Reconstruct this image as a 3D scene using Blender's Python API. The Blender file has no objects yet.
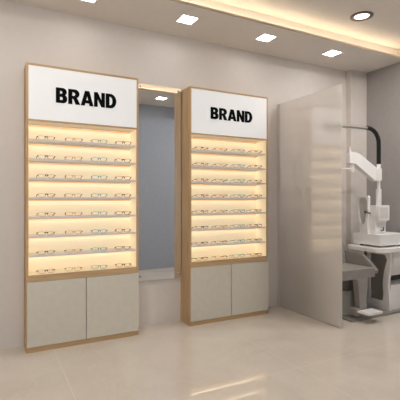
import bpy, bmesh, math, random
from math import sin, cos, pi
from mathutils import Vector, Matrix
random.seed(7)
S = bpy.context.scene
COL = S.collection

# ------------------------------------------------------------ camera, world, exposure
cam_d = bpy.data.cameras.new('camera'); cam = bpy.data.objects.new('camera', cam_d); COL.objects.link(cam)
cam.location = (0, -3.646, 1.224)
cam.rotation_euler = (pi/2, 0, -0.486)
cam_d.sensor_width = 36; cam_d.lens = 401.2/400*36; cam_d.shift_y = -0.00375
cam_d.clip_start = 0.02
S.camera = cam
w = bpy.data.worlds.new('world'); S.world = w; w.use_nodes = True
w.node_tree.nodes['Background'].inputs[0].default_value = (.93, .97, 1, 1)
w.node_tree.nodes['Background'].inputs[1].default_value = 1.25
S.view_settings.view_transform = 'Standard'; S.view_settings.look = 'None'
S.view_settings.gamma = 1; S.view_settings.use_curve_mapping = False
S.view_settings.exposure = 0.60
S.cycles.use_denoising = True
S.cycles.max_bounces = 12; S.cycles.transparent_max_bounces = 24
P_DOWN = 10.5     # square downlights
P_FILL = 195  # strength of the unseen fill lamps added in the raised tray
P_COVE = 9.5
P_SHELF = 2.9

# ------------------------------------------------------------ materials
def srgb(r, g, b):
    f = lambda c: (c/255/12.92) if c/255 <= .04045 else ((c/255+.055)/1.055)**2.4
    return (f(r), f(g), f(b), 1)
def mat(name, col, rough=.5, metal=0, **kw):
    m = bpy.data.materials.new(name); m.use_nodes = True
    b = m.node_tree.nodes['Principled BSDF']
    b.inputs['Base Color'].default_value = col
    b.inputs['Roughness'].default_value = rough
    b.inputs['Metallic'].default_value = metal
    for k, v in kw.items(): b.inputs[k.replace('_', ' ')].default_value = v
    return m
def emis(name, col, s):
    m = bpy.data.materials.new(name); m.use_nodes = True
    b = m.node_tree.nodes['Principled BSDF']
    b.inputs['Base Color'].default_value = (.8, .8, .8, 1)
    b.inputs['Emission Color'].default_value = col
    b.inputs['Emission Strength'].default_value = s
    return m
def noisy(m, c1, c2, scale=(3, 3, 3), nscale=1.0, detail=4, dist=0., lo=.35, hi=.65, bump=0):
    nt = m.node_tree; N = nt.nodes; L = nt.links; b = N['Principled BSDF']
    tc = N.new('ShaderNodeTexCoord'); mp = N.new('ShaderNodeMapping'); mp.inputs['Scale'].default_value = scale
    no = N.new('ShaderNodeTexNoise'); no.inputs['Scale'].default_value = nscale
    no.inputs['Detail'].default_value = detail; no.inputs['Distortion'].default_value = dist
    cr = N.new('ShaderNodeValToRGB'); cr.color_ramp.elements[0].position = lo; cr.color_ramp.elements[1].position = hi
    cr.color_ramp.elements[0].color = c1; cr.color_ramp.elements[1].color = c2
    L.new(tc.outputs['Object'], mp.inputs[0]); L.new(mp.outputs[0], no.inputs[0])
    L.new(no.outputs['Fac'], cr.inputs[0]); L.new(cr.outputs[0], b.inputs['Base Color'])
    if bump:
        bm_ = N.new('ShaderNodeBump'); bm_.inputs['Strength'].default_value = bump; bm_.inputs['Distance'].default_value = .002
        L.new(no.outputs['Fac'], bm_.inputs['Height']); L.new(bm_.outputs[0], b.inputs['Normal'])
    return m
def paint(name, r, g, b_, rough=.6, d=3):
    m = mat(name, srgb(r, g, b_), rough)
    return noisy(m, srgb(r-d, g-d, b_-d), srgb(r+d, g+d, b_+d), (6, 6, 6), 3, 5)

M = {}
M['wall'] = paint('wall_paint', 224, 216, 209, .55, 1)
M['ceil'] = paint('ceiling_paint', 232, 225, 216, .7, 1)
M['lip'] = paint('tan_cove_edge', 196, 178, 156, .6, 1)
M['grey'] = paint('grey_wall_paint', 168, 164, 162, .6, 2)
M['blue'] = paint('blue_grey_wall_paint', 166, 175, 189, .6, 2)
M['oak'] = noisy(mat('oak', srgb(200, 160, 118), .5), srgb(182, 147, 104), srgb(208, 175, 132), (40, 40, 1.6), 2, 6, .6, .3, .7)
M['oakh'] = noisy(mat('oak_horizontal', srgb(200, 160, 118), .5), srgb(182, 147, 104), srgb(208, 175, 132), (1.6, 40, 40), 2, 6, .6, .3, .7)
M['door'] = paint('greige_laminate', 212, 206, 192, .45, 2)
M['back'] = paint('cream_lining', 250, 236, 210, .5, 1)
M['glow_cream'] = emis('glowing_cream_panel', (1, .82, .55, 1), .17)
M['glow_cream'].node_tree.nodes['Principled BSDF'].inputs['Base Color'].default_value = srgb(250, 236, 210)
M['shelf'] = paint('white_shelf', 222, 216, 212, .4, 1)
M['white'] = emis('white_lightbox_panel', (.97, .98, 1, 1), .14)
M['black'] = mat('black_letters', srgb(4, 4, 4), .8, Specular_IOR_Level=.1)
M['led'] = emis('shelf_light', (1, .84, .60, 1), P_SHELF)
M['cove'] = emis('cove_light', (1, .84, .62, 1), P_COVE)
M['down'] = emis('downlight_diffuser', (1, .99, .98, 1), P_DOWN)
M['round'] = emis('round_downlight', (1, .965, .93, 1), P_FILL)  # for the added fill lamps alone
M['roundw'] = emis('round_downlight_dimmed', (1, .82, .62, 1), 1.6)
M['trim'] = mat('white_trim', srgb(225, 220, 214), .4)
M['ringm'] = mat('brushed_ring', srgb(130, 118, 108), .4, .6)
M['mirror'] = mat('mirror', (.86, .87, .88, 1), .01, 1)
M['chrome'] = mat('chrome', (.6, .6, .62, 1), .2, 1)
M['equip'] = paint('white_equipment_plastic', 252, 250, 248, .35, 1)
M['equipg'] = paint('light_grey_equipment', 160, 155, 149, .4, 1)
M['inner'] = mat('grey_opening_shade', srgb(150, 145, 138), .5)
M['screen'] = mat('pale_screen', srgb(236, 233, 229), .2)
M['pad'] = mat('pale_grey_pad', srgb(196, 192, 187), .5)
M['dark'] = mat('dark_grey_plastic', srgb(104, 100, 95), .5)
M['rubber'] = mat('black_rubber', srgb(14, 14, 15), .4)
M['uph'] = paint('grey_upholstery', 158, 153, 147, .55, 3)
M['plat'] = paint('grey_platform', 150, 145, 139, .35, 2)
M['metal'] = mat('satin_metal', (.62, .60, .57, 1), .3, 1)

# polished beige slab floor with grout lines
def floor_mat():
    m = mat('polished_beige_slabs', srgb(200, 184, 168), .035)
    nt = m.node_tree; N = nt.nodes; L = nt.links; b = N['Principled BSDF']
    b.inputs['IOR'].default_value = 1.8
    tc = N.new('ShaderNodeTexCoord')
    def noise(sc, nsc, det, dist):
        mp = N.new('ShaderNodeMapping'); mp.inputs['Scale'].default_value = sc
        no = N.new('ShaderNodeTexNoise'); no.inputs['Scale'].default_value = nsc
        no.inputs['Detail'].default_value = det; no.inputs['Distortion'].default_value = dist
        L.new(tc.outputs['Object'], mp.inputs[0]); L.new(mp.outputs[0], no.inputs[0]); return no
    n1 = noise((1, 1, 1), 1.6, 8, 1.2)
    r1 = N.new('ShaderNodeValToRGB'); r1.color_ramp.elements[0].position = .35; r1.color_ramp.elements[1].position = .68
    r1.color_ramp.elements[0].color = srgb(218, 207, 193); r1.color_ramp.elements[1].color = srgb(229, 219, 207)
    L.new(n1.outputs['Fac'], r1.inputs[0])
    n2 = noise((1.3, .8, 1), 2.3, 6, 2.5)
    r2 = N.new('ShaderNodeValToRGB')
    e = r2.color_ramp.elements; e[0].position = .47; e[0].color = (0, 0, 0, 1); e[1].position = .5; e[1].color = (1, 1, 1, 1)
    e2 = e.new(.53); e2.color = (0, 0, 0, 1)
    L.new(n2.outputs['Fac'], r2.inputs[0])
    mx = N.new('ShaderNodeMixRGB'); mx.inputs[2].default_value = srgb(230, 222, 212)
    ml = N.new('ShaderNodeMath'); ml.operation = 'MULTIPLY'; ml.inputs[1].default_value = .35
    L.new(r2.outputs[0], ml.inputs[0]); L.new(ml.outputs[0], mx.inputs[0]); L.new(r1.outputs[0], mx.inputs[1])
    # grout: lines at x = 0.472 + k*1.51, y = -1.415 + k*1.51
    sep = N.new('ShaderNodeSeparateXYZ'); L.new(tc.outputs['Object'], sep.inputs[0])
    outs = []
    for ax, off in (('X', .472), ('Y', -1.415)):
        a = N.new('ShaderNodeMath'); a.operation = 'SUBTRACT'; a.inputs[1].default_value = off - 1.51*20
        L.new(sep.outputs[ax], a.inputs[0])
        c = N.new('ShaderNodeMath'); c.operation = 'PINGPONG'; c.inputs[1].default_value = .755
        L.new(a.outputs[0], c.inputs[0])
        d = N.new('ShaderNodeMath'); d.operation = 'LESS_THAN'; d.inputs[1].default_value = .003
        L.new(c.outputs[0], d.inputs[0]); outs.append(d)
    mxx = N.new('ShaderNodeMath'); mxx.operation = 'MAXIMUM'
    L.new(outs[0].outputs[0], mxx.inputs[0]); L.new(outs[1].outputs[0], mxx.inputs[1])
    g = N.new('ShaderNodeMixRGB'); g.inputs[2].default_value = srgb(232, 224, 214)
    L.new(mxx.outputs[0], g.inputs[0]); L.new(mx.outputs[0], g.inputs[1])
    L.new(g.outputs[0], b.inputs['Base Color'])
    return m
M['floor'] = floor_mat()

def frosted():
    m = bpy.data.materials.new('frosted_glass'); m.use_nodes = True
    nt = m.node_tree; N = nt.nodes; L = nt.links; N.remove(N['Principled BSDF'])
    rf = N.new('ShaderNodeBsdfRefraction'); rf.inputs['IOR'].default_value = 1.1; rf.inputs['Roughness'].default_value = .28
    rf.inputs['Color'].default_value = (1, .99, .98, 1)
    df = N.new('ShaderNodeBsdfDiffuse'); df.inputs[0].default_value = srgb(250, 246, 242)
    tr = N.new('ShaderNodeBsdfTranslucent'); tr.inputs[0].default_value = srgb(250, 246, 242)
    gl = N.new('ShaderNodeBsdfGlossy'); gl.inputs['Roughness'].default_value = .03
    fr = N.new('ShaderNodeFresnel'); fr.inputs[0].default_value = 2.5
    a = N.new('ShaderNodeMixShader'); a.inputs[0].default_value = .5
    b = N.new('ShaderNodeMixShader'); b.inputs[0].default_value = .58
    c = N.new('ShaderNodeMixShader')
    L.new(df.outputs[0], a.inputs[1]); L.new(tr.outputs[0], a.inputs[2])
    L.new(rf.outputs[0], b.inputs[1]); L.new(a.outputs[0], b.inputs[2])
    ge = N.new('ShaderNodeNewGeometry'); inv = N.new('ShaderNodeMath'); inv.operation = 'SUBTRACT'; inv.inputs[0].default_value = 1
    mu = N.new('ShaderNodeMath'); mu.operation = 'MULTIPLY'      # reflection on the outer faces of the sheet only
    L.new(ge.outputs['Backfacing'], inv.inputs[1]); L.new(inv.outputs[0], mu.inputs[0]); L.new(fr.outputs[0], mu.inputs[1])
    L.new(mu.outputs[0], c.inputs[0]); L.new(b.outputs[0], c.inputs[1]); L.new(gl.outputs[0], c.inputs[2])
    L.new(c.outputs[0], N['Material Output'].inputs[0])
    return m
M['frost'] = frosted()
def lensmat():
    m = bpy.data.materials.new('spectacle_lens'); m.use_nodes = True
    nt = m.node_tree; N = nt.nodes; L = nt.links; N.remove(N['Principled BSDF'])
    t = N.new('ShaderNodeBsdfTransparent'); g = N.new('ShaderNodeBsdfGlossy'); g.inputs['Roughness'].default_value = .03
    x = N.new('ShaderNodeMixShader'); x.inputs[0].default_value = .03
    t.inputs[0].default_value = (.99, .99, .99, 1)
    L.new(t.outputs[0], x.inputs[1]); L.new(g.outputs[0], x.inputs[2]); L.new(x.outputs[0], N['Material Output'].inputs[0])
    return m
M['lens'] = lensmat()
FR = [  # rim, bridge, temple
    (mat('thin_brown_wire', srgb(84, 64, 42), .4), mat('black_acetate', srgb(22, 20, 20), .35), mat('dark_olive_wire', srgb(92, 78, 56), .35)),
    (mat('gold_wire', srgb(186, 146, 52), .4), mat('amber_acetate', srgb(206, 152, 30), .35), mat('dark_tortoise', srgb(74, 52, 34), .35)),
    (mat('pale_turquoise_acetate', srgb(120, 196, 196), .35), mat('turquoise_acetate', srgb(58, 168, 178), .35), mat('turquoise_temple', srgb(76, 174, 182), .35)),
    (mat('brown_wire', srgb(60, 42, 30), .35), mat('black_brown_acetate', srgb(30, 22, 18), .35), mat('near_black_temple', srgb(36, 28, 22), .35)),
]

# ------------------------------------------------------------ geometry helpers
def link(name, bm, m, parent=None, smooth=False, bevel=0, loc=None):
    me = bpy.data.meshes.new(name)
    if bevel:
        bmesh.ops.bevel(bm, geom=[e for e in bm.edges if len(e.link_faces) == 2 and e.calc_face_angle(0) > .6], offset=bevel, segments=2, affect='EDGES', profile=.5, clamp_overlap=True)
    bmesh.ops.recalc_face_normals(bm, faces=bm.faces)
    if smooth:
        for f in bm.faces: f.smooth = True
    bm.to_mesh(me); bm.free(); me.materials.append(m)
    if smooth:
        try: me.set_sharp_from_angle(angle=.7)
        except Exception: pass
    o = bpy.data.objects.new(name, me); COL.objects.link(o)
    if parent: o.parent = parent
    if loc: o.location = loc
    return o
def bx(bm, x0, x1, y0, y1, z0, z1):
    v = [bm.verts.new(p) for p in ((x0,y0,z0),(x1,y0,z0),(x1,y1,z0),(x0,y1,z0),(x0,y0,z1),(x1,y0,z1),(x1,y1,z1),(x0,y1,z1))]
    for f in ((0,3,2,1),(4,5,6,7),(0,1,5,4),(1,2,6,5),(2,3,7,6),(3,0,4,7)): bm.faces.new([v[i] for i in f])
def box(name, x0, x1, y0, y1, z0, z1, m, parent=None, bevel=0):
    bm = bmesh.new(); bx(bm, x0, x1, y0, y1, z0, z1); return link(name, bm, m, parent, bevel=bevel)
def prism(bm, pts, axis, a0, a1):
    """polygon of 2-D points extruded along axis ('x': pts=(y,z); 'y': pts=(x,z); 'z': pts=(x,y))"""
    def P(p, a): return {'x': (a, p[0], p[1]), 'y': (p[0], a, p[1]), 'z': (p[0], p[1], a)}[axis]
    A = [bm.verts.new(P(p, a0)) for p in pts]; B = [bm.verts.new(P(p, a1)) for p in pts]
    n = len(pts); bm.faces.new(A); bm.faces.new(B[::-1])
    for i in range(n): bm.faces.new((A[i], B[i], B[(i+1) % n], A[(i+1) % n]))
def ringprism(bm, outer, inner, axis, a0, a1):
    """same-length outer and inner loops joined to a frame"""
    def P(p, a): return {'x': (a, p[0], p[1]), 'y': (p[0], a, p[1]), 'z': (p[0], p[1], a)}[axis]
    n = len(outer)
    L = [[bm.verts.new(P(p, a)) for p in q] for q in (outer, inner) for a in (a0, a1)]
    o0, o1, i0, i1 = L
    for i in range(n):
        j = (i+1) % n
        bm.faces.new((o0[i], o0[j], i0[j], i0[i])); bm.faces.new((o1[i], i1[i], i1[j], o1[j]))
        bm.faces.new((o0[i], o1[i], o1[j], o0[j])); bm.faces.new((i0[i], i0[j], i1[j], i1[i]))
def lathe(bm, prof, cx, cy, n=32, rot=None, org=None):
    rings = []
    for r, z in prof:
        rings.append([bm.verts.new((cx+r*cos(2*pi*k/n), cy+r*sin(2*pi*k/n), z)) for k in range(n)])
    for a, b in zip(rings, rings[1:]):
        for k in range(n): bm.faces.new((a[k], a[(k+1) % n], b[(k+1) % n], b[k]))
    bm.faces.new(rings[0][::-1]); bm.faces.new(rings[-1])
    return rings
def tube(bm, pts, r, n=10, closed=False, flat=None):
    pts = [Vector(p) for p in pts]; N = len(pts); rings = []
    up = Vector((0, 0, 1)); prev = None
    for i, p in enumerate(pts):
        if closed: t = pts[(i+1) % N]-pts[i-1]
        else: t = pts[min(i+1, N-1)]-pts[max(i-1, 0)]
        t.normalize()
        if prev is None:
            a = up if abs(t.z) < .9 else Vector((1, 0, 0))
            u = t.cross(a).normalized()
        else:
            u = (prev - t*prev.dot(t)).normalized()
        prev = u; v = t.cross(u)
        rr = r[i] if isinstance(r, (list, tuple)) else r
        rings.append([bm.verts.new(p + u*rr*cos(2*pi*k/n) + v*rr*(flat or 1)*sin(2*pi*k/n)) for k in range(n)])
    m_ = N if closed else N-1
    for i in range(m_):
        a, b = rings[i], rings[(i+1) % N]
        for k in range(n): bm.faces.new((a[k], a[(k+1) % n], b[(k+1) % n], b[k]))
    if not closed: bm.faces.new(rings[0][::-1]); bm.faces.new(rings[-1])
def thing(name, label, cat, loc=(0, 0, 0), group=None):
    o = bpy.data.objects.new(name, None); COL.objects.link(o); o.location = loc
    o.empty_display_size = .05
    o['label'] = label; o['category'] = cat
    if group: o['group'] = group
    return o
def tag(o, label, cat, group=None):
    o['label'] = label; o['category'] = cat
    if group: o['group'] = group
    return o
def struct(o): o['kind'] = 'structure'; return o

# ------------------------------------------------------------ room shell
XR, XL, YO, YR, XI, ZC, ZU = 4.314, -1.9, -2.95, -5.6, 1.32, 2.842, 2.985
struct(box('floor', XL, XR, YR, 0, -.05, 0, M['floor']))
struct(box('wall_back', XL-.1, XR+.1, 0, .1, -.05, 3.1, M['wall']))
struct(box('wall_right', XR, XR+.1, YO-.1, 0, -.05, 3.1, M['grey']))
struct(box('wall_left', XL-.1, XL, YR, 0, -.05, 3.1, M['wall']))
struct(box('wall_front', XI, XR, YO-.1, YO, -.05, 3.1, M['blue']))
struct(box('wall_inner', XI, XI+.1, YR, YO-.1, -.05, 3.1, M['blue']))
bm = bmesh.new()      # unseen shop front, wide opening added to bring in daylight behind the camera
ringprism(bm, [(XL-.1, -.05), (XI+.1, -.05), (XI+.1, 3.1), (XL-.1, 3.1)], [(XL+.1, .08), (XI-.1, .08), (XI-.1, 2.75), (XL+.1, 2.75)], 'y', YR-.1, YR)
struct(link('wall_rear', bm, M['wall']))

struct(box('wall_pilaster', 4.03, XR, -.077, 0, 0, ZC, M['wall']))
# ceiling: lower border around a raised tray with a light cove
TX0, TX1, TY0, TY1 = -1.3, 4.24, -2.10, -.632
bm = bmesh.new()
R_ = .085; th = .008
bx(bm, XL, XR, TY1+R_, 0, ZC, ZU)                  # border along the back wall
bx(bm, XL, XR, YR, TY0-R_, ZC, ZU)                 # front part
bx(bm, XL, TX0-R_, TY0-R_, TY1+R_, ZC, ZU)
bx(bm, TX1+.04, XR, TY0-R_, TY1+R_, ZC, ZU)
bx(bm, TX0-R_, TX1+.04, TY1, TY1+R_, ZC, ZC+th)     # cove floors
bx(bm, TX0-R_, TX1+.04, TY0-R_, TY0, ZC, ZC+th)
bx(bm, TX0-R_, TX0, TY0, TY1, ZC, ZC+th)
bx(bm, TX1, TX1+.04, TY0, TY1, ZC, ZU)
bx(bm, XL, XR, YR, 0, ZU, ZU+.1)
struct(link('ceiling', bm, M['ceil']))
bm = bmesh.new()
ringprism(bm, [(TX0-.014, TY0-.014), (TX1, TY0-.014), (TX1, TY1+.014), (TX0-.014, TY1+.014)],
          [(TX0+.003, TY0+.003), (TX1-.003, TY0+.003), (TX1-.003, TY1-.003), (TX0+.003, TY1-.003)], 'z', ZC+.0002, ZC+th+.014)
struct(link('trim_1', bm, M['lip']))

def cove(x0, x1, y0, y1, label):
    tag(box('cove_light_strip', x0, x1, y0, y1, ZC+th+.001, ZC+th+.007, M['cove']), label, 'light strip', None)
cove(TX0+.02, TX1-.01, TY1+.035, TY1+.045, 'warm light strip lying in the ceiling cove along the cabinet wall')
cove(TX0+.02, TX1-.01, TY0-.045, TY0-.035, 'warm light strip lying in the opposite ceiling cove, seen in the mirror')

def downlight(x, y, label):
    t = thing('square_downlight', label, 'ceiling light', (x, y, ZC), 'square downlights')
    bm = bmesh.new(); a, b = .083, .072
    ringprism(bm, [(-a, -a), (a, -a), (a, a), (-a, a)], [(-b, -b), (b, -b), (b, b), (-b, b)], 'z', -.006, 0)
    link('frame', bm, M['trim'], t)
    box('diffuser', -b, b, -b, b, -.004, -.0005, M['down'], t)
for x, l in ((.70, 'square white downlight above the left cabinet, cut by the top of the photo'),
             (1.59, 'square white downlight above the gap between the two cabinets'),
             (2.47, 'square white downlight above the right end of the right cabinet'),
             (3.38, 'square white downlight nearest the grey right wall')):
    downlight(x, -.39, l)
downlight(2.47, -2.42, 'square white downlight seen only in the mirror reflection')
for x, y, n in ( (-.3, -.39, 'left of the left cabinet'), (1.0, -2.4, 'over the open floor in the middle'), (3.4, -2.42, 'in the opposite border facing the exam chair'), (-.5, -2.4, 'over the open floor to the left'),
             (.6, -4.3, 'at the back of the shop beside the inner wall'), (-.9, -4.3, 'at the back of the shop by the left wall')):
    downlight(x, y, 'unseen square white fill downlight added %s' % n)  # extra lamps out of view, put in to light the room
# round downlight in the raised tray
def rounddl(x, y, label, em='round'):
    t = thing('round_downlight', label, 'ceiling light', (x, y, ZU))
    bm = bmesh.new(); n = 40
    pr = [(.106, 0), (.106, -.006), (.099, -.009), (.076, -.009), (.070, -.002), (.070, 0)]
    rings = [[bm.verts.new((r*cos(2*pi*k/n), r*sin(2*pi*k/n), z)) for k in range(n)] for r, z in pr]
    for i in range(len(rings)):
        a, b = rings[i], rings[(i+1) % len(rings)]
        for k in range(n): bm.faces.new((a[k], a[(k+1) % n], b[(k+1) % n], b[k]))
    link('bezel', bm, M['ringm'], t, smooth=True)
    bm = bmesh.new(); lathe(bm, [(.0695, -.003), (.0695, -.0005)], 0, 0, 40)
    link('lens', bm, M[em], t)
rounddl(3.19, -.95, 'round warm downlight with dark ring in the raised ceiling', 'roundw')
for x, l in ((3.95, 'nearest the grey right wall'), (3.3, 'second from the grey right wall'),  (.1, 'over the open floor before the left cabinet')):
    rounddl(x, -1.5, 'round warm fill downlight added in raised ceiling %s' % l)  # unseen lamps added to fill the exam area and open floor

# ------------------------------------------------------------ lettering
def letters(name, text, x0, x1, z0, z1, y, depth, m, parent):
    """heavy grotesque capitals drawn as filled outlines with counters"""
    def arc(cx, cy, rx, ry, a0, a1, n=10):
        return [(cx+rx*cos(math.radians(a0+(a1-a0)*i/n)), cy+ry*sin(math.radians(a0+(a1-a0)*i/n))) for i in range(n+1)]
    G = {}
    def bowl(x, y0, y1, w):   # right-rounded closed loop from left x
        r = (y1-y0)/2; rx = min(r, w-x)
        return [(x, y0)] + arc(w-rx, y0+r, rx, r, -90, 90) + [(x, y1)]
    G['B'] = (.76, [[(0, 0)] + arc(.46, .285, .30, .285, -90, 60) + arc(.44, .74, .28, .26, -45, 90) + [(0, 1)],
                    bowl(.27, .20, .405, .46), bowl(.27, .605, .80, .43)])
    G['R'] = (.80, [[(0, 0), (.27, 0), (.27, .37), (.31, .37)] + [(.36, .33), (.50, 0), (.82, 0), (.66, .32), (.58, .43)] + arc(.45, .71, .31, .29, -50, 90) + [(0, 1)],
                    bowl(.27, .56, .80, .47)])
    G['A'] = (.86, [[(-.01, 0), (.265, 0), (.31, .165), (.56, .165), (.605, 0), (.88, 0), (.59, 1), (.28, 1)],
                    [(.365, .37), (.435, .64), (.505, .37)]])
    G['N'] = (.78, [[(0, 0), (.255, 0), (.255, .53), (.52, 0), (.78, 0), (.78, 1), (.525, 1), (.525, .47), (.26, 1), (0, 1)]])
    G['D'] = (.78, [[(0, 0)] + arc(.36, .5, .42, .5, -90, 90, 18) + [(0, 1)],
                    [(.27, .21)] + arc(.33, .5, .165, .29, -90, 90, 14) + [(.27, .79)]])
    gap = .06; tot = sum(G[c][0] for c in text) + gap*(len(text)-1)
    sx = (x1-x0)/tot; sz = z1-z0
    cu = bpy.data.curves.new(name, 'CURVE'); cu.dimensions = '2D'; cu.fill_mode = 'BOTH'; cu.extrude = depth/2
    X = 0
    for c in text:
        for loop in G[c][1]:
            s = cu.splines.new('POLY'); s.points.add(len(loop)-1); s.use_cyclic_u = True
            for p, q in zip(s.points, loop): p.co = ((X+q[0])*sx, q[1]*sz, 0, 1)
        X += G[c][0]+gap
    tmp = bpy.data.objects.new('tmp', cu); COL.objects.link(tmp)
    bpy.context.view_layer.update()
    me = bpy.data.meshes.new_from_object(tmp.evaluated_get(bpy.context.evaluated_depsgraph_get()))
    bpy.data.objects.remove(tmp); me.name = name
    me.transform(Matrix.Translation((x0, y, z0)) @ Matrix.Rotation(pi/2, 4, 'X'))
    me.materials.clear(); me.materials.append(m)
    o = bpy.data.objects.new(name, me); COL.objects.link(o); o.parent = parent
    return o

# ------------------------------------------------------------ display cabinets
W, H, DP = .929, 2.3, .209
Z0, ZT, PITCH, ST = .612, 1.856, .1555, .014     # floor of the opening, its top, shelf pitch, shelf thickness
OF = -DP+.008                                    # carcass front
def cabinet(x0, label, tx):
    t = thing('display_cabinet', label, 'display cabinet', (x0, 0, 0), 'eyewear display cabinets')
    s = .018
    for a, b in ((0, s), (W-s, W)):
        box('side_panel', a, b, -DP, -.002, 0, H, M['oak'], t)
    box('top_panel', s, W-s, -DP, -.002, H-s, H, M['oakh'], t)
    box('bottom_rail', s, W-s, -DP+.001, -.002, .562, Z0, M['oakh'], t)
    box('header_rail', s, W-s, -DP+.002, -.02, ZT-.012, ZT, M['oakh'], t)
    box('plinth', s, W-s, -DP+.001, -.002, 0, .046, M['oakh'], t)
    box('cupboard_body', s, W-s, -.19, -.002, .046, .562, M['door'], t)
    box('back_panel', s, W-s, -.02, -.004, Z0, ZT, M['glow_cream'], t)
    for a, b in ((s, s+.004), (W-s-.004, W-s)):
        box('side_lining', a, b, -DP+.012, -.02, Z0, ZT-.012, M['glow_cream'], t)  # emission stands in for a vertical light strip shining on the lining
    box('opening_floor', s+.0045, W-s-.0045, -DP+.004, -.0205, Z0-.0005, Z0+.003, M['back'], t)
    hp = box('header_panel', s, W-s, -DP+.001, -.02, ZT, H-s, M['white'], t)
    letters('lettering', 'BRAND', tx[0]-x0, tx[1]-x0, tx[2], tx[3], -DP-.001, .004, M['black'], hp)
    box('door', .008, W/2-.0035, -DP-.012, -DP-.0005, .046, .560, M['door'], t, bevel=.001)
    box('door', W/2+.0035, W-.003, -DP-.012, -DP-.0005, .046, .560, M['door'], t, bevel=.001)
    a, b = s+.005, W-s-.005
    def strip(z, par):
        box('light_strip', a+.01, b-.01, -.052, -.032, z-.003, z-.0005, M['led'], par)
        box('strip_cover', a, b, -.060, -.057, z-.009, z-.0003, M['shelf'], par)
        box('strip_cover', a, b, -.0300, -.0275, z-.014, z-.0003, M['oakh'], par)  # added baffle shading the back panel; oak so its lit face shows darker
    for k in range(1, 8):
        z = Z0+PITCH*k
        sh = box('shelf', a, b, -DP+.012, -.021, z-ST, z, M['shelf'], t, bevel=.001)
        strip(z-ST, sh)
    top = box('opening_ceiling', a, b, -DP+.012, -.021, ZT-.014, ZT-.0122, M['back'], t)
    strip(ZT-.014, top)
    return t
CA = cabinet(.264, 'left, nearer oak display cabinet with BRAND header and two greige doors', (.488, .989, 2.006, 2.130))
CB = cabinet(1.705, 'right, farther oak display cabinet with BRAND header, beside the glass partition', (1.934, 2.429, 2.008, 2.124))

# ------------------------------------------------------------ eyeglasses
def lens_loop(cx, w, h, side, n=24):
    """rounded-rectangle lens outline in x,z (z from 0)"""
    L = []
    for k in range(n):
        a = 2*pi*k/n; e = 2/2.9
        x = math.copysign(abs(cos(a))**e, cos(a))*w/2; z = math.copysign(abs(sin(a))**e, sin(a))*h/2
        z += .0015*(x*side)/(w/2)        # outer end slightly raised
        L.append((cx+x, z+h/2+.0018))
    return L
def wrap(x, y=0): return y + 5*(x**2)*.14   # gentle face-form curve (ends set back)
def make_glasses(kind):
    rimm, brm, tem = FR[kind]
    w, h, g = (.054, .029, .019) if kind != 2 else (.052, .031, .020)
    rr = (.0010, .0012, .0019, .0014)[kind]
    half = g/2+w
    t = thing('eyeglasses', 'x', 'eyeglasses')
    cx = g/2+w/2
    for sd in (-1, 1):
        loop = lens_loop(sd*cx, w, h, sd)
        bm = bmesh.new(); tube(bm, [(x, wrap(x), z) for x, z in loop], rr, 6, True); link('rim', bm, rimm, t, smooth=True)
        bm = bmesh.new()
        f = [bm.verts.new((x, wrap(x)-.0006, z)) for x, z in loop]; b = [bm.verts.new((x, wrap(x)+.0006, z)) for x, z in loop]
        bm.faces.new(f); bm.faces.new(b[::-1])
        for i in range(len(loop)): bm.faces.new((f[i], b[i], b[(i+1) % len(loop)], f[(i+1) % len(loop)]))
        link('lens', bm, M['lens'], t)
    bm = bmesh.new()
    br = (.0042, .0030, .0034, .0042)[kind]
    tube(bm, [(-g/2-.004, wrap(g/2), h*.80), (-g/4, -.001, h*.90), (0, -.0015, h*.93), (g/4, -.001, h*.90), (g/2+.004, wrap(g/2), h*.80)], br, 6)
    for sd in (-1, 1):     # nose pads
        tube(bm, [(sd*(g/2-.001), .001, h*.72), (sd*(g/2-.004), .004, h*.55), (sd*(g/2-.004), .006, h*.42)], [.0008, .0018, .0016], 6)
    link('bridge', bm, brm, t, smooth=True)
    for sd in (-1, 1):
        xe = sd*(half+.0005); ye = wrap(half)
        pts = [(xe-sd*.004, ye-.0005, h*.78), (xe+sd*.003, ye, h*.80), (xe+sd*.0045, ye+.008, h*.80), (xe+sd*.004, ye+.045, h*.66),
               (xe+sd*.002, ye+.080, h*.50), (xe, ye+.096, h*.28), (xe-sd*.002, ye+.106, .0022)]
        bm = bmesh.new(); tube(bm, pts, [.0034, .0044, .0036, .0024, .0026, .0032, .0028], 6)
        link('temple', bm, tem, t, smooth=True)
    return t
KIND = ['thin-framed eyeglasses with a black bridge', 'gold-framed eyeglasses with dark temples', 'turquoise-framed eyeglasses', 'dark brown eyeglasses']
PLACE = ['leftmost in', 'second in', 'third in', 'rightmost in']
ROWS = ['the bottom row', 'the second row up', 'the third row up', 'the fourth row up',
        'the fourth row down', 'the third row down', 'the second row down', 'the top row']
protos = [make_glasses(k) for k in range(4)]
kids = [[c for c in p.children] for p in protos]
bpy.context.view_layer.update()
kids = [[c for c in COL.objects if c.parent == p] for p in protos]
usedp = [False]*4
for ci, (x0, cn) in enumerate(((.264, 'left cabinet'), (1.705, 'right cabinet'))):
    for r in range(8):
        for k in range(4):
            if usedp[k]:
                o = protos[k].copy(); COL.objects.link(o)
                for c in kids[k]:
                    d = c.copy(); COL.objects.link(d); d.parent = o
            else: o = protos[k]; usedp[k] = True
            o.location = (x0+(.156, .372, .588, .800)[k]+random.uniform(-.002, .002), -.172+random.uniform(-.003, .003), Z0+PITCH*r+(.0034 if r == 0 else .0004))
            o.rotation_euler = (0, 0, math.radians((0, -7, -9, -11)[k]+random.uniform(-1.5, 1.5)))
            o['label'] = '%s, %s %s, %s' % (KIND[k], PLACE[k], ROWS[r], cn)
            o['group'] = 'eyeglasses on display'

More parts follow.
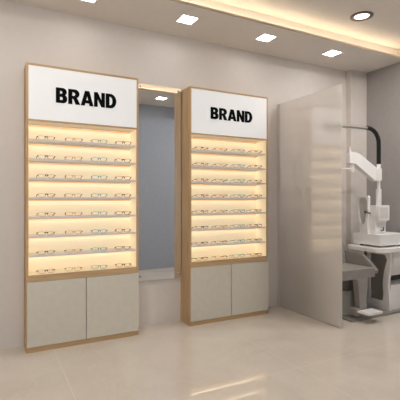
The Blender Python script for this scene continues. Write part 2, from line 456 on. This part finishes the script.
# ------------------------------------------------------------ mirror between the cabinets
mt = thing('wall_mirror', 'tall frameless mirror bolted to the wall between the two cabinets', 'mirror', (1.4485, 0, .44))
MX0, MX1, MZ0, MZ1 = 1.2-1.4485, 1.697-1.4485, 0, 2.315-.44
box('glass', MX0, MX1, -.030, -.024, MZ0, MZ1, M['mirror'], mt, bevel=.0015)
box('backing_board', MX0+.01, MX1-.01, -.0235, -.001, MZ0+.01, MZ1-.01, M['trim'], mt)
for bxx in (1.271, 1.667):
    for bz in (.482, 2.285):
        bm = bmesh.new(); rings = lathe(bm, [(.0095, 0), (.0095, .006), (.007, .009)], 0, 0, 20)
        bmesh.ops.rotate(bm, verts=bm.verts, cent=(0, 0, 0), matrix=Matrix.Rotation(pi/2, 3, 'X'))
        bmesh.ops.translate(bm, verts=bm.verts, vec=(bxx-1.4485, -.0305, bz-.44))
        link('bolt', bm, M['chrome'], mt, smooth=True)

# ------------------------------------------------------------ frosted glass partition
gp = thing('glass_partition', 'frosted glass partition standing between the right cabinet and the exam chair', 'partition', (2.941, 0, 0))
box('pane', -.005, .005, -.935, -.012, .006, 2.302, M['frost'], gp, bevel=.001)
bm = bmesh.new(); bx(bm, -.011, -.0055, -.03, -.0005, 0, 2.302); bx(bm, .0055, .011, -.03, -.0005, 0, 2.302); bx(bm, -.0055, .0055, -.011, -.0005, 0, 2.302)
link('wall_channel', bm, M['trim'], gp)
bm = bmesh.new(); bx(bm, -.009, .009, -.935, -.031, .0005, .0055); link('floor_channel', bm, M['metal'], gp)

# ------------------------------------------------------------ examination unit
pl = box('equipment_platform', 3.175, 4.29, -.85, -.12, .0005, .022, M['plat'], bevel=.004)
tag(pl, 'low grey floor platform under the exam chair and instrument table', 'platform')
ZP = .0225
ch = thing('examination_chair', 'grey examination chair with footrest, half hidden behind the frosted partition', 'chair', (3.305, -.53, ZP))
bm = bmesh.new(); lathe(bm, [(.205, 0), (.21, .012), (.206, .02), (.198, .24), (.190, .252), (.12, .252)], 0, 0, 48); link('base', bm, M['equipg'], ch, smooth=True)
bm = bmesh.new(); lathe(bm, [(.175, .2525), (.175, .365)], 0, 0, 48); link('bellows', bm, M['dark'], ch, smooth=True)
bm = bmesh.new(); lathe(bm, [(.185, .3655), (.185, .385)], 0, 0, 48); link('swivel_collar', bm, M['equipg'], ch, smooth=True)
bm = bmesh.new(); bx(bm, -.26, .26, -.27, .25, .386, .48)
st_ = link('seat', bm, M['uph'], ch, bevel=.035, smooth=True)
bm = bmesh.new()
prism(bm, [(.10, .481), (.22, .481), (.27, .80), (.33, 1.10), (.31, 1.16), (.26, 1.16), (.17, .82)], 'x', -.255, .255)
link('backrest', bm, M['uph'], ch, bevel=.02, smooth=True)
bm = bmesh.new(); prism(bm, [(.27, 1.165), (.33, 1.165), (.33, 1.32), (.27, 1.32)], 'x', -.13, .13); link('headrest', bm, M['uph'], ch, bevel=.02, smooth=True)
for sd in (-1, 1):
    bm = bmesh.new()
    a, b = (.2605, .305) if sd > 0 else (-.305, -.2605)
    prism(bm, [(-.265, .42), (-.275, .45), (-.20, .53), (-.10, .60), (.22, .625), (.26, .60), (.24, .40), (.0, .39)], 'x', a, b)
    link('armrest', bm, M['equipg'], ch, bevel=.016, smooth=True)
bm = bmesh.new()
prism(bm, [(-.03, .385), (.12, .385), (.10, .20), (.10, .05), (.0, .05), (-.005, .20)], 'y', -.30, -.235)
v = bm.verts[:]
link('footrest_post', bm, M['equipg'], ch, bevel=.01, smooth=True)
bm = bmesh.new(); bx(bm, -.055, .15, -.45, -.318, .066, .084); link('footrest', bm, M['equip'], ch, bevel=.005)
bm = bmesh.new(); bx(bm, -.07, -.0105, -.317, -.23, .03, .10); link('footrest_hinge', bm, M['equipg'], ch, bevel=.008)

# instrument table
tb = thing('instrument_table', 'white instrument table with open curved side frame beside the exam chair', 'table', (3.9, -.6, ZP))
ox, oy, oz = 3.9, -.6, ZP
def rel(o): o.location = (0, 0, 0); return o
bm = bmesh.new()
def rrect(x0, x1, y0, y1, r, n=7):
    P = []
    for cx, cy, a in ((x1-r, y1-r, 0), (x0+r, y1-r, 90), (x0+r, y0+r, 180), (x1-r, y0+r, 270)):
        for i in range(n+1):
            t_ = math.radians(a+90*i/n); P.append((cx+r*cos(t_), cy+r*sin(t_)))
    return P
prism(bm, rrect(3.60-ox, 4.27-ox, -.85-oy, -.36-oy, .09), 'z', .655-oz, .695-oz)
link('tabletop', bm, M['equip'], tb, bevel=.008, smooth=True)
# side frame (y,z at x = 3.80)
inner = [(-.745,.615),(-.772,.565),(-.735,.440),(-.718,.300),(-.728,.200),(-.720,.110),(-.548,.110),(-.545,.360),(-.545,.615)]
outer = [(-.800,.654),(-.815,.600),(-.805,.440),(-.785,.300),(-.800,.150),(-.805,.023),(-.515,.023),(-.515,.360),(-.515,.654)]
bm = bmesh.new()
ringprism(bm, [(y-oy, z-oz) for y, z in outer], [(y-oy, z-oz) for y, z in inner], 'x', 3.79-ox, 3.82-ox)
link('side_frame', bm, M['equip'], tb, bevel=.006, smooth=True)
box('opening_shade_panel', 3.8205-ox, 3.83-ox, -.785-oy, -.45-oy, .0005, .63, M['inner'], tb)  # grey sheet standing in for the shaded inside of the opening
bm = bmesh.new()
prism(bm, [(-.790-oy, .023-oz), (-.780-oy, .285-oz), (-.45-oy, .285-oz), (-.45-oy, .023-oz)], 'x', 3.8305-ox, 4.27-ox)
link('lower_drawer_unit', bm, M['equip'], tb, bevel=.006, smooth=True)
bm = bmesh.new()
prism(bm, [(-.812-oy, .654-oz), (-.830-oy, .60-oz), (-.825-oy, .50-oz), (-.790-oy, .41-oz), (-.760-oy, .385-oz), (-.45-oy, .385-oz), (-.45-oy, .654-oz)], 'x', 3.8305-ox, 4.27-ox)
link('upper_housing', bm, M['equip'], tb, bevel=.012, smooth=True)
box('recess_back', 3.84-ox, 4.26-ox, -.60-oy, -.58-oy, .286-oz, .384-oz, M['dark'], tb)

# eye-testing instrument: base box, carved body, face rest
ins = thing('eye_testing_instrument', 'white eye testing instrument with face rest, standing on the instrument table', 'medical instrument', (3.9, -.6, .6955))
oz = .6955
for px, py in ((3.76, -.70), (3.76, -.47), (4.1, -.70), (4.1, -.47)):
    bm = bmesh.new(); lathe(bm, [(.02, 0), (.02, .018)], px-ox, py-oy, 16); link('foot', bm, M['rubber'], ins, smooth=True)
bm = bmesh.new(); bx(bm, 3.70-ox, 4.17-ox, -.76-oy, -.40-oy, .0185, .137); link('base', bm, M['equip'], ins, bevel=.01, smooth=True)
# body profile (y,z)
body = [(-.50+(y_+.50)*.7, z_) for y_, z_ in [(-.735,.834),(-.745,.93),(-.75,.965),(-.762,.975),(-.765,1.09),(-.755,1.15),(-.67,1.15),(-.62,1.135),(-.57,1.10),(-.54,1.05),(-.53,.98),(-.52,.90),(-.50,.834)]]
bm = bmesh.new(); prism(bm, [(y-oy, z-oz-.0005) for y, z in body], 'x', 3.735-ox, 3.905-ox)
link('body', bm, M['equip'], ins, bevel=.012, smooth=True)
bm = bmesh.new(); prism(bm, [(-.702-oy, .985-oz), (-.702-oy, 1.145-oz), (-.6875-oy, 1.15-oz), (-.6875-oy, .98-oz)], 'x', 3.745-ox, 3.925-ox)
link('screen_housing', bm, M['equip'], ins, bevel=.004)
bm = bmesh.new(); bx(bm, 3.768-ox, 3.90-ox, -.705-oy, -.7025-oy, 1.01-oz, 1.125-oz); link('screen', bm, M['screen'], ins)
bm = bmesh.new(); tube(bm, [(3.83-ox, -.668-oy, .87-oz), (3.83-ox, -.70-oy, .875-oz), (3.83-ox, -.70-oy, .91-oz)], .008, 10); link('joystick', bm, M['dark'], ins, smooth=True)
# face rest fin
fo = [(-.50,.834),(-.478,.93),(-.462,1.02),(-.457,1.12),(-.455,1.245),(-.465,1.256),(-.595,1.256),(-.605,1.245),(-.605,1.15),(-.600,1.05),(-.59,.95),(-.60,.834)]
fi = [(-.520,.935),(-.500,.96),(-.484,1.02),(-.474,1.10),(-.474,1.19),(-.49,1.235),(-.57,1.235),(-.588,1.19),(-.585,1.13),(-.578,1.05),(-.565,.97),(-.545,.935)]
bm = bmesh.new(); ringprism(bm, [(y-oy, z-oz-.0005) for y, z in fo], [(y-oy, z-oz) for y, z in fi], 'x', 3.700-ox, 3.734-ox)
fr_ = link('face_rest', bm, M['equip'], ins, bevel=.004, smooth=True)
bm = bmesh.new(); prism(bm, [(y-oy, z-oz) for y, z in fi], 'x', 3.716-ox, 3.724-ox); link('face_pad', bm, M['pad'], fr_)
bm = bmesh.new(); tube(bm, [(3.732-ox, -.575-oy, 1.07-oz), (3.69-ox, -.575-oy, 1.075-oz)], .016, 16)
tube(bm, [(3.70-ox, -.575-oy, 1.075-oz), (3.695-ox, -.64-oy, 1.06-oz)], .008, 10); link('eyepiece', bm, M['dark'], ins, smooth=True)

# phoropter arm on its pole
ar = thing('phoropter_arm', 'white jointed instrument arm with curved black tube above the exam table', 'instrument arm', (3.84, -.63, 1.1508))
ax, ay, az = 3.84, -.63, 1.1508
def T(name, pts, r, m, n=16, parent=ar, flat=None):
    bm = bmesh.new(); tube(bm, [(p[0]-ax, p[1]-ay, p[2]-az) for p in pts], r, n, flat=flat); return link(name, bm, m, parent, smooth=True)

px, py = 3.84, -.63
T('pole', [(px, py, 1.1508), (px, py, 1.33)], .029, M['equip'], 20)
T('pole_neck', [(px, py, 1.3305), (px, py, 1.42)], .0175, M['equip'], 16)
def armbar(name, P, y0, y1, bev):
    bm = bmesh.new(); prism(bm, [(x-ax, z-az) for x, z in P], 'y', y0-ay, y1-ay); return link(name, bm, M['equip'], ar, bevel=bev, smooth=True)
armbar('elbow_block', [(3.775, 1.415), (3.848, 1.425), (3.848, 1.555), (3.775, 1.555)], -.665, -.595, .01)
armbar('arm', [(3.355, 1.60), (3.45, 1.59), (3.74, 1.42), (3.7745, 1.425), (3.7745, 1.56), (3.50, 1.70), (3.42, 1.715), (3.355, 1.705)], -.66, -.60, .012)
T('arm_spike', [(3.392, py, 1.70), (3.388, py, 1.775)], [.014, .007], M['equip'])
T('hinge_pin', [(3.425, py, 1.595), (3.425, py, 1.505)], .02, M['equip'])
T('handle', [(3.42, py, 1.538), (3.12, py, 1.532)], .0085, M['equip'])
T('tube_socket', [(px, py, 1.5555), (px, py, 1.605)], .021, M['equip'])
cp = [(px, 1.6055), (px, 1.70), (px, 1.80), (3.838, 1.86), (3.822, 1.905), (3.795, 1.945), (3.755, 1.973), (3.705, 1.99), (3.65, 1.995)]
T('curved_tube', [(x, py, z) for x, z in cp], .023, M['rubber'], 18)
T('lamp_bar', [(3.652, py, 1.992), (3.241, py, 1.983)], .0165, M['metal'], 14)
T('lamp_head', [(3.24, py, 1.983), (3.22, py, 1.983), (3.05, py, 1.979), (3.01, py, 1.978)], [.0165, .023, .023, .012], M['equip'], 14)
